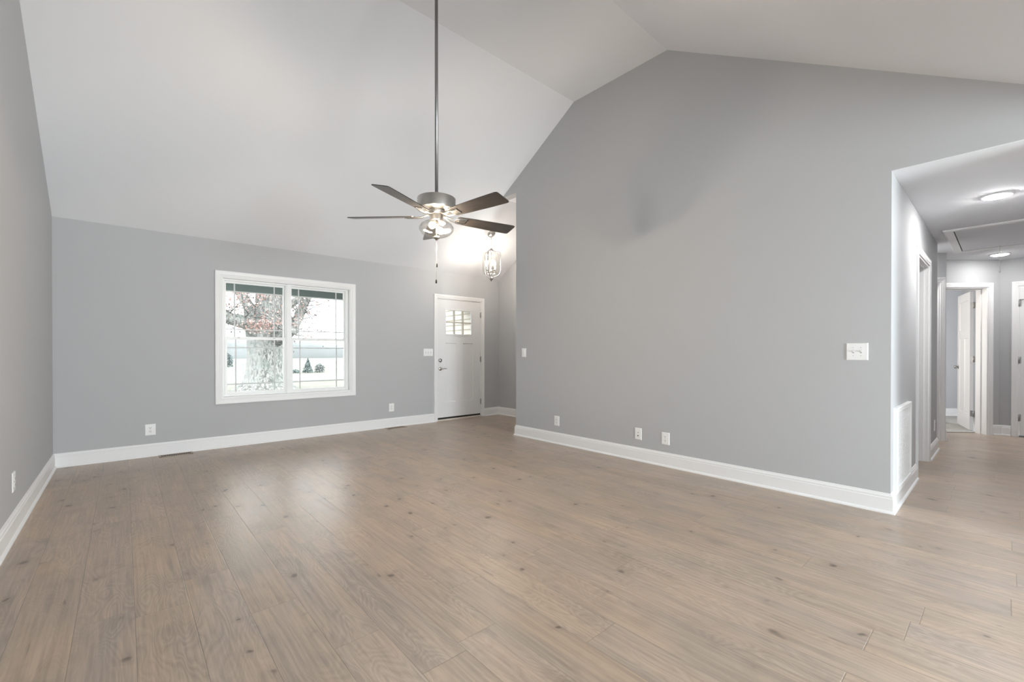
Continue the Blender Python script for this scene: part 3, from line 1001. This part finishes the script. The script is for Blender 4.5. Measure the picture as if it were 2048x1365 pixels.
h = thing('attic_hatch', 'white attic ladder hatch with flat casing in the hall ceiling', 'hatch', (0, 0, ZH))
hx0, hx1, hy0, hy1 = 6.50, 7.86, -0.27, 0.375
MB().sweep([(hx0, hy0, 0), (hx0, hy1, 0), (hx1, hy1, 0), (hx1, hy0, 0)], [(0, 0), (0, 0.012), (0.02, 0.014), (0.06, 0.017), (0.075, 0.012), (0.075, 0)], (0, 0, -1), -1, closed=True)\
    .build('casing', M['trim'], h)
MB().box(hx0 + 0.008, hx1 - 0.008, hy0 + 0.008, hy1 - 0.008, -0.006, -0.001).build('panel', M['ceiling'], h)
MB().box(hx0 + 0.0005, hx0 + 0.008, hy0, hy1, -0.0015, -0.0005).box(hx0, hx1, hy1 - 0.008, hy1 - 0.0005, -0.0015, -0.0005).box(hx1 - 0.008, hx1, hy0, hy1, -0.0015, -0.0005)\
    .build('gap', M['slot'], h)
MB().tube([(7.78, 0.055, -0.006), (7.78, 0.055, -0.30)], 0.0022, 6).build('pull_cord', M['cord'], h)
MB().ball((7.78, 0.055, -0.312), 0.011, 12, 8, 1.5).build('cord_bead', M['cord'], h)

# ------------------------------------------------------------------ ceiling fan
FX, FY = 1.764, 2.866
fan = thing('ceiling_fan', 'five-blade brushed nickel ceiling fan on a long downrod with dark blades and lit glass bowl', 'ceiling fan', (FX, FY, 0))
MB().lathe([(0.0001, ZC), (0.068, ZC), (0.070, ZC - 0.015), (0.060, ZC - 0.05), (0.030, ZC - 0.075), (0.0001, ZC - 0.075)], 32).build('canopy', M['nickel'], fan)
MB().tube([(0, 0, ZC - 0.07), (0, 0, 2.325)], 0.0125, 16).build('downrod', pmat('nickel_downrod', (0.36, 0.355, 0.35), 0.4, metal=1.0, noise=0.03), fan)
MB().lathe([(0.0001, 2.345), (0.020, 2.345), (0.023, 2.335), (0.023, 2.318), (0.032, 2.312), (0.036, 2.298), (0.0001, 2.298)], 24).build('coupling', M['nickel'], fan)
MB().lathe([(0.0001, 2.302), (0.136, 2.3015), (0.141, 2.300), (0.143, 2.298), (0.1435, 2.295), (0.1435, 2.220), (0.143, 2.217), (0.141, 2.215), (0.136, 2.214), (0.062, 2.213), (0.0001, 2.213)], 56).build('motor_housing', M['nickel'], fan)
MB().lathe([(0.0001, 2.214), (0.060, 2.214), (0.062, 2.205), (0.060, 2.190), (0.052, 2.180), (0.0001, 2.180)], 40).build('flywheel', M['nickel'], fan)
MB().lathe([(0.0001, 2.181), (0.047, 2.181), (0.049, 2.174), (0.047, 2.142), (0.050, 2.134), (0.0001, 2.134)], 36).build('light_fitter', M['nickel'], fan)
# clear glass bowl with a pinched neck
bowl = [(0.046, 2.140), (0.049, 2.137), (0.060, 2.131), (0.088, 2.122), (0.115, 2.106), (0.130, 2.083), (0.128, 2.062), (0.112, 2.040), (0.085, 2.022), (0.050, 2.011), (0.022, 2.008)]
bowl += [(r - 0.003, z + 0.001) for r, z in reversed(bowl)]
MB().lathe(bowl, 48).build('glass_shade', M['shade_glass'], fan)
MB().tube([(0, 0, 2.136), (0, 0, 2.004)], 0.006, 10).lathe([(0.0001, 2.018), (0.018, 2.017), (0.028, 2.010), (0.028, 2.003), (0.014, 1.996), (0.006, 1.988), (0.0001, 1.986)], 24)\
    .build('finial', M['nickel_dark'], fan)
for k in (0, 1):
    a = 0.62 + PI * k
    dx, dy = math.cos(a), math.sin(a)
    sk = MB().tube([(dx * 0.012, dy * 0.012, 2.120), (dx * 0.046, dy * 0.046, 2.098)], 0.015, 14).build('bulb_socket', M['nickel'], fan)
    mt = Matrix.Translation((dx * 0.050, dy * 0.050, 2.095)) @ Vector((dx * 0.86, dy * 0.86, -0.5)).to_track_quat('Z', 'Y').to_matrix().to_4x4()
    MB().lathe([(0.0001, 0), (0.012, 0.0), (0.017, 0.014), (0.024, 0.030), (0.023, 0.043), (0.013, 0.053), (0.0001, 0.056)], 18, mt).build('bulb', M['bulb'], fan)
BLZ = 2.163
r0, r1 = 0.165, 0.665


def blade_mesh():
    out = []
    pts = [(r0, -0.040), (r0 + 0.012, -0.050), (0.30, -0.058), (0.50, -0.066), (r1 - 0.020, -0.069), (r1 - 0.004, -0.064), (r1, -0.050),
           (r1, 0.050), (r1 - 0.004, 0.064), (r1 - 0.020, 0.069), (0.50, 0.066), (0.30, 0.058), (r0 + 0.012, 0.050), (r0, 0.040)]
    return MB().prism([(x, y, 0) for x, y in pts], (0, 0, 0.0055))


for k in range(5):
    a = math.radians(-81 + 72 * k)
    bl = blade_mesh().build('blade', M['blade'], fan)
    bl.location = (0, 0, BLZ)
    # counter-clockwise edge lower
    bl.rotation_euler = (Matrix.Rotation(a, 4, 'Z') @ Matrix.Rotation(math.radians(-13), 4, 'X')).to_euler()
    ir = MB()
    for sg in (-1, 1):
        ir.tube([(0.055, sg * 0.006, 0.020), (0.085, sg * 0.010, 0.008), (0.115, sg * 0.018, -0.003), (0.165, sg * 0.027, -0.005), (0.235, sg * 0.027, -0.005)], [0.006, 0.006, 0.0055, 0.005, 0.004], 8)
    ir.box(0.172, 0.242, -0.031, 0.031, -0.0035, -0.0008)
    ir.tube([(0.185, 0, -0.006), (0.185, 0, 0.0075)], 0.004, 8)
    io = ir.build('blade_iron', M['nickel'], bl)
# pull chains
for (cx, cy, zb, nm) in ((0.010, 0.012, 1.815, 'a'), (-0.004, -0.002, 1.690, 'b')):
    c = MB()
    z = 1.998
    c.tube([(cx, cy, 2.000), (cx, cy, zb)], 0.0011, 6)
    while z > zb + 0.004:
        c.ball((cx, cy, z), 0.0021, 6, 4)
        z -= 0.0062
    co = c.build('pull_chain', M['nickel'], fan)
    MB().lathe([(0.0001, zb + 0.002), (0.003, zb), (0.0052, zb - 0.006), (0.0066, zb - 0.018), (0.0055, zb - 0.027), (0.0001, zb - 0.030)], 12, Matrix.Translation((cx, cy, 0)))\
        .build('chain_fob', M['rubber'], co)

# ------------------------------------------------------------------ foyer chandelier
CX, CY = 4.305, 5.385
cz = zslope(CY)
ch = thing('foyer_chandelier', 'nickel lantern chandelier with clear glass cylinder and three lit candle bulbs in the foyer', 'chandelier', (CX, CY, 0))
tilt = Matrix.Translation((0, 0, cz)) @ Matrix.Rotation(-math.atan(SL), 4, 'X')
MB().lathe([(0.0001, 0.0), (0.064, 0.0), (0.066, -0.008), (0.062, -0.020), (0.040, -0.036), (0.012, -0.044), (0.0001, -0.044)], 32, tilt).build('canopy', M['nickel'], ch)
# vertical levels measured down from the slope
Z0 = cz - 0.045
ZT = 2.800                      # top loop of the lantern
cn = MB()
z = Z0 + 0.004
k = 0
while z > ZT + 0.02:
    pts = []
    for q in range(12):
        t = 2 * PI * q / 12
        x_, z_ = 0.0065 * math.cos(t), 0.012 * math.sin(t)
        pts.append((x_, 0, z - 0.012 + z_) if k % 2 == 0 else (0, x_, z - 0.012 + z_))
    cn.tube(pts, 0.0017, 6, closed=True)
    z -= 0.0205
    k += 1
cn.build('chain', M['nickel'], ch)
pts = [(0.020 * math.cos(2 * PI * q / 20), 0, ZT - 0.004 + 0.024 * math.sin(2 * PI * q / 20)) for q in range(20)]
MB().tube(pts, 0.003, 8, closed=True).build('loop', M['nickel'], ch)
MB().lathe([(0.0001, ZT - 0.024), (0.010, ZT - 0.026), (0.026, ZT - 0.040), (0.032, ZT - 0.056), (0.030, ZT - 0.068), (0.012, ZT - 0.078), (0.0001, ZT - 0.080)], 24).build('top_hub', M['nickel'], ch)
ZG1, ZG0 = 2.715, 2.370
RG = 0.140
gp = [(0.048, ZG1 + 0.004), (0.095, ZG1 + 0.002), (0.122, ZG1 - 0.006), (0.135, ZG1 - 0.022), (RG, ZG1 - 0.045), (RG, ZG0 + 0.040), (0.134, ZG0 + 0.016), (0.118, ZG0 + 0.003), (0.080, ZG0)]
gp += [(r - 0.003, z) for r, z in reversed(gp)]
MB().lathe(gp, 44).build('glass_shade', M['shade_glass'], ch)
ZB = 2.300
camdir = math.atan2(-CY, -CX)
for k in range(3):
    a = camdir - 0.33 + 2 * PI * k / 3
    dx, dy = math.cos(a), math.sin(a)
    prof_ = [(0.020, ZT - 0.050), (0.060, ZT - 0.072), (0.110, ZT - 0.074), (0.142, ZT - 0.090), (0.151, ZT - 0.130), (0.151, 2.55), (0.151, 2.46), (0.145, 2.395), (0.112, 2.355), (0.066, 2.335), (0.028, 2.315), (0.010, 2.300)]
    MB().tube([(dx * r, dy * r, z) for r, z in prof_], 0.0068, 8).build('strap', M['nickel_dark'], ch)
MB().lathe([(0.0001, ZB + 0.030), (0.010, ZB + 0.028), (0.026, ZB + 0.014), (0.036, ZB), (0.030, ZB - 0.014), (0.012, ZB - 0.026), (0.009, ZB - 0.038), (0.0001, ZB - 0.046)], 28).build('finial', M['nickel_dark'], ch)
MB().tube([(0, 0, ZT - 0.075), (0, 0, ZB + 0.02)], 0.004, 8).lathe([(0.0001, 2.425), (0.022, 2.424), (0.024, 2.415), (0.010, 2.405), (0.0001, 2.404)], 20).build('stem', M['nickel'], ch)
for k in range(3):
    a = camdir + 0.25 + 2 * PI * k / 3
    dx, dy = math.cos(a), math.sin(a)
    R_ = 0.076
    cd = MB().tube([(dx * 0.012, dy * 0.012, 2.415), (dx * 0.045, dy * 0.045, 2.402), (dx * 0.070, dy * 0.070, 2.412), (dx * R_, dy * R_, 2.436)], 0.0035, 8)
    cd.lathe([(0.0001, 2.432), (0.008, 2.434), (0.018, 2.444), (0.020, 2.450), (0.0001, 2.450)], 16, Matrix.Translation((dx * R_, dy * R_, 0)))
    cd.tube([(dx * R_, dy * R_, 2.450), (dx * R_, dy * R_, 2.515)], 0.0095, 12)
    co = cd.build('candle_arm', M['nickel'], ch)
    MB().lathe([(0.0001, 2.515), (0.009, 2.516), (0.015, 2.530), (0.0175, 2.546), (0.013, 2.568), (0.005, 2.590), (0.0001, 2.598)], 16, Matrix.Translation((dx * R_, dy * R_, 0)))\
        .build('bulb', M['candle_bulb'], co)

# ------------------------------------------------------------------ outdoors
ZG = -0.30
struct('ground', MB().box(-120, 120, YW + 1.9, 260, ZG - 0.2, ZG), M['grass'])
struct('driveway', MB().box(3.0, 60, 24.0, 30.0, ZG, ZG + 0.02), M['road'])
struct('porch_deck', MB().box(-2.5, 5.6, YW + 0.16, 8.15, ZG, -0.04), M['concrete'])
struct('porch_ceiling', MB().box(-2.5, 5.7, YW + 0.16, 8.3, 2.34, 2.42).box(-2.5, 5.7, 7.98, 8.14, 2.10, 2.34), M['soffit'])
struct('porch_post', MB().box(-1.6, -1.45, 7.98, 8.13, -0.04, 2.10).box(3.55, 3.70, 7.98, 8.13, -0.04, 2.10), M['trim'])
sd = MB()
for k in range(26):
    z = -0.3 + k * 0.115
    sd.prism([(5.70, YW + 0.16, z), (5.665, YW + 0.16, z), (5.696, YW + 0.16, z + 0.118), (5.70, YW + 0.16, z + 0.118)], (0, 6.5, 0))
sd.box(5.70, 5.85, YW + 0.16, 12.9, ZG, 2.7)
struct('wall_garage', sd, M['siding'])


def leaf_cloud(mb, pts, size, rnd):
    for p_ in pts:
        a, b_, c_ = rnd.uniform(0, 6.28), rnd.uniform(-1, 1), rnd.uniform(0, 6.28)
        R_ = Matrix.Rotation(a, 3, 'Z') @ Matrix.Rotation(b_ * 1.4, 3, 'X') @ Matrix.Rotation(c_, 3, 'Z')
        s_ = size * rnd.uniform(0.6, 1.3)
        vs = [Vector(p_) + R_ @ Vector(q) * s_ for q in ((-.5, -.3, 0), (0, -.42, .1), (.55, -.1, 0), (.4, .3, .08), (-.1, .42, 0), (-.5, .2, .06))]
        mb.add(vs, [(0, 1, 2, 3, 4, 5)])


TX, TY = 4.15, 19.3
tree = thing('oak_tree', 'huge old oak with forked grey trunk and sparse russet leaves outside the window', 'tree', (TX, TY, ZG))
tr = random.Random(3)
tk = MB()
prof_ = [(0.0, 1.05), (0.12, 0.92), (0.35, 0.76), (0.7, 0.68), (1.2, 0.635), (1.8, 0.64), (2.3, 0.68), (2.7, 0.76)]
seg = 40
vs, fs = [], []
for i, (z, r) in enumerate(prof_):
    for k in range(seg):
        a = 2 * PI * k / seg
        rr = r * (1 + 0.05 * math.sin(3 * a + 1) + 0.03 * math.sin(7 * a + z) + (0.12 * max(0, math.sin(5 * a + 0.6)) * max(0, 1 - z / 0.5)))
        vs.append((rr * math.cos(a), rr * math.sin(a) * 0.9, z))
for i in range(len(prof_) - 1):
    for k in range(seg):
        k2 = (k + 1) % seg
        fs.append((i * seg + k, i * seg + k2, (i + 1) * seg + k2, (i + 1) * seg + k))
tk.add(vs, fs, True)
# u = image-right direction at the tree
U = Vector((0.97, -0.22, 0))


def limb(pts, rs):
    tk.tube([Vector((0, 0, 0)) + U * x + Vector((0, y, 0)) + Vector((0, 0, z)) for x, y, z in pts], rs, 14)
    return [(U * x + Vector((0, y, 0)) + Vector((0, 0, z))) for x, y, z in pts]


limbs = [
    limb([(0.05, 0, 2.0), (0.10, 0.0, 2.6), (0.15, 0.1, 3.3), (0.20, 0.2, 4.2), (0.4, 0.3, 6.5), (0.6, 0.3, 9.0)], [0.62, 0.56, 0.50, 0.46, 0.34, 0.14]),
    limb([(-0.25, 0, 2.1), (-0.48, -0.1, 2.7), (-0.58, -0.1, 3.2), (-0.85, 0, 3.75), (-1.4, 0.2, 4.7), (-2.3, 0.2, 6.4)], [0.44, 0.26, 0.19, 0.18, 0.15, 0.08]),
    limb([(-0.2, -0.2, 2.2), (-0.75, -0.5, 2.58), (-1.25, -0.6, 2.68), (-1.8, -0.7, 3.0), (-2.6, -0.8, 3.5), (-4.4, -1.0, 4.6)], [0.42, 0.27, 0.22, 0.24, 0.18, 0.09]),
    limb([(0.40, 0.1, 2.0), (0.95, 0.2, 2.35), (1.25, 0.3, 2.9), (1.50, 0.4, 3.5), (1.85, 0.4, 4.3), (2.8, 0.4, 6.2)], [0.40, 0.22, 0.18, 0.17, 0.16, 0.07]),
    limb([(0.3, -0.3, 1.9), (0.52, -0.8, 2.15), (0.72, -1.2, 2.25)], [0.24, 0.17, 0.13]),
    limb([(0.30, 0.1, 3.0), (0.80, 0.0, 3.3), (1.2, -0.2, 3.65), (1.7, -0.3, 4.3)], [0.26, 0.16, 0.12, 0.07]),
]
tk.build('trunk', M['bark'], tree)
tw = MB()
tips = []
for L_ in limbs:
    for i in range(2, len(L_)):
        for q in range(6):
            p0 = L_[i - 1].lerp(L_[i], tr.random())
            d_ = Vector((tr.uniform(-1, 1), tr.uniform(-1, 0.6), tr.uniform(-0.8, 0.9))).normalized()
            ln = tr.uniform(0.5, 1.5)
            p1 = p0 + d_ * ln * 0.5 + Vector((0, 0, tr.uniform(-0.1, 0.15)))
            p2 = p1 + (d_ + Vector((tr.uniform(-.5, .5), tr.uniform(-.5, .5), tr.uniform(-.6, .2)))).normalized() * ln * 0.5
            tw.tube([p0, p1, p2], [0.030, 0.018, 0.006], 5)
            tips += [p1, p2]
tw.build('twig', M['bark'], tree)
lr, lb = MB(), MB()
for i, p_ in enumerate(tips):
    n = tr.randint(7, 20)
    pts = [p_ + Vector((tr.gauss(0, 0.22), tr.gauss(0, 0.22), tr.gauss(0, 0.18))) for _ in range(n)]
    leaf_cloud(lr if tr.random() < 0.42 else lb, pts, 0.062, tr)
# clusters of russet leaves in front of the fork
for c_ in ((0.05, -1.1, 3.75), (0.45, -1.0, 3.8), (-0.35, -1.0, 3.7), (-0.25, -1.1, 2.45), (-0.55, -1.2, 2.4), (0.5, -1.0, 2.6), (-1.7, -1.0, 3.2), (-1.2, -1.0, 3.5)):
    cc = U * c_[0] + Vector((0, c_[1], c_[2]))
    leaf_cloud(lr, [cc + Vector((tr.gauss(0, 0.30), tr.gauss(0, 0.25), tr.gauss(0, 0.13))) for _ in range(150)], 0.062, tr)
lr.build('russet_leaves', M['leaf_red'], tree, wn_fix=False)
lb.build('brown_leaves', M['leaf_brown'], tree, wn_fix=False)


def bushy(name, label, cat, loc, h, r, mat, n, size, cone=False, seed=1, stem=None):
    rr = random.Random(seed)
    t = thing(name, label, cat, loc)
    MB().tube([(0, 0, 0), (0, 0, h * (0.9 if cone else 0.5))], [r * 0.08, r * 0.03], 8).build('stem', M['bark'], t)
    mb = MB()
    pts = []
    for _ in range(n):
        z = rr.random() ** (1.3 if cone else 0.9)
        rad = r * (1 - z) if cone else r * math.sqrt(max(0.02, 1 - (2 * z - 0.9) ** 2 if z > 0.45 else 1.0))
        a = rr.uniform(0, 6.28)
        q = rad * rr.uniform(0.45, 1.0)
        pts.append(Vector((q * math.cos(a), q * math.sin(a), h * (0.04 + 0.96 * z))))
    leaf_cloud(mb, pts, size, rr)
    mb.build('foliage', mat, t, wn_fix=False)
    return t


bushy('conifer', 'small pointed dark conifer standing across the white drive', 'tree', (9.75, 33.0, ZG), 1.02, 0.40, M['leaf_green'], 1300, 0.07, True, 4)
bushy('shrub', 'grey rounded shrub right beside the small conifer', 'shrub', (10.62, 33.2, ZG), 0.62, 0.34, M['shrub_grey'], 900, 0.07, False, 5)
bushy('shrub', 'low dark shrub at the left foot of the small conifer', 'shrub', (8.95, 33.1, ZG), 0.24, 0.32, M['leaf_green'], 500, 0.06, False, 6)
bushy('shrub', 'dark green rounded shrub seen at the left edge of the window', 'shrub', (7.60, 50.8, ZG), 1.35, 0.48, M['leaf_green'], 1500, 0.10, False, 8)

sg = thing('yard_sign', 'small blue-grey yard sign on a post left of the oak trunk', 'sign', (6.10, 33.6, ZG))
MB().box(-0.22, -0.19, -0.02, 0.02, 0, 0.66).build('post', M['sign'], sg)
MB().box(-0.22, 0.22, -0.03, -0.01, 0.34, 0.64).build('board', M['sign'], sg)
MB().box(-0.18, 0.20, -0.034, -0.03, 0.40, 0.43).box(-0.18, 0.20, -0.034, -0.03, 0.475, 0.505).box(-0.18, 0.20, -0.034, -0.03, 0.55, 0.58).build('board_stripe', M['plate'], sg)

# far misty woodland
hz = MB()
rr = random.Random(11)
top = []
x = -60
while x <= 110:
    top.append((x, 120 + rr.uniform(-2, 2), ZG + 3.4 + 1.5 * math.sin(x * 0.07) + rr.uniform(-0.5, 0.5)))
    x += 1.6
poly = top + [(110, 120, ZG), (-60, 120, ZG)]
vs, fs = [], []
for i, (x, y, z) in enumerate(top):
    vs += [(x, 120, ZG), (x, 120, ZG + (z - ZG) * 0.7), (x, 122, z), (x, 128, z), (x, 130, ZG)]
for i in range(len(top) - 1):
    for k in range(4):
        fs.append((i * 5 + k, (i + 1) * 5 + k, (i + 1) * 5 + k + 1, i * 5 + k + 1))
hz.add(vs, fs, True)
struct('distant_woods', hz, M['haze_hill'])
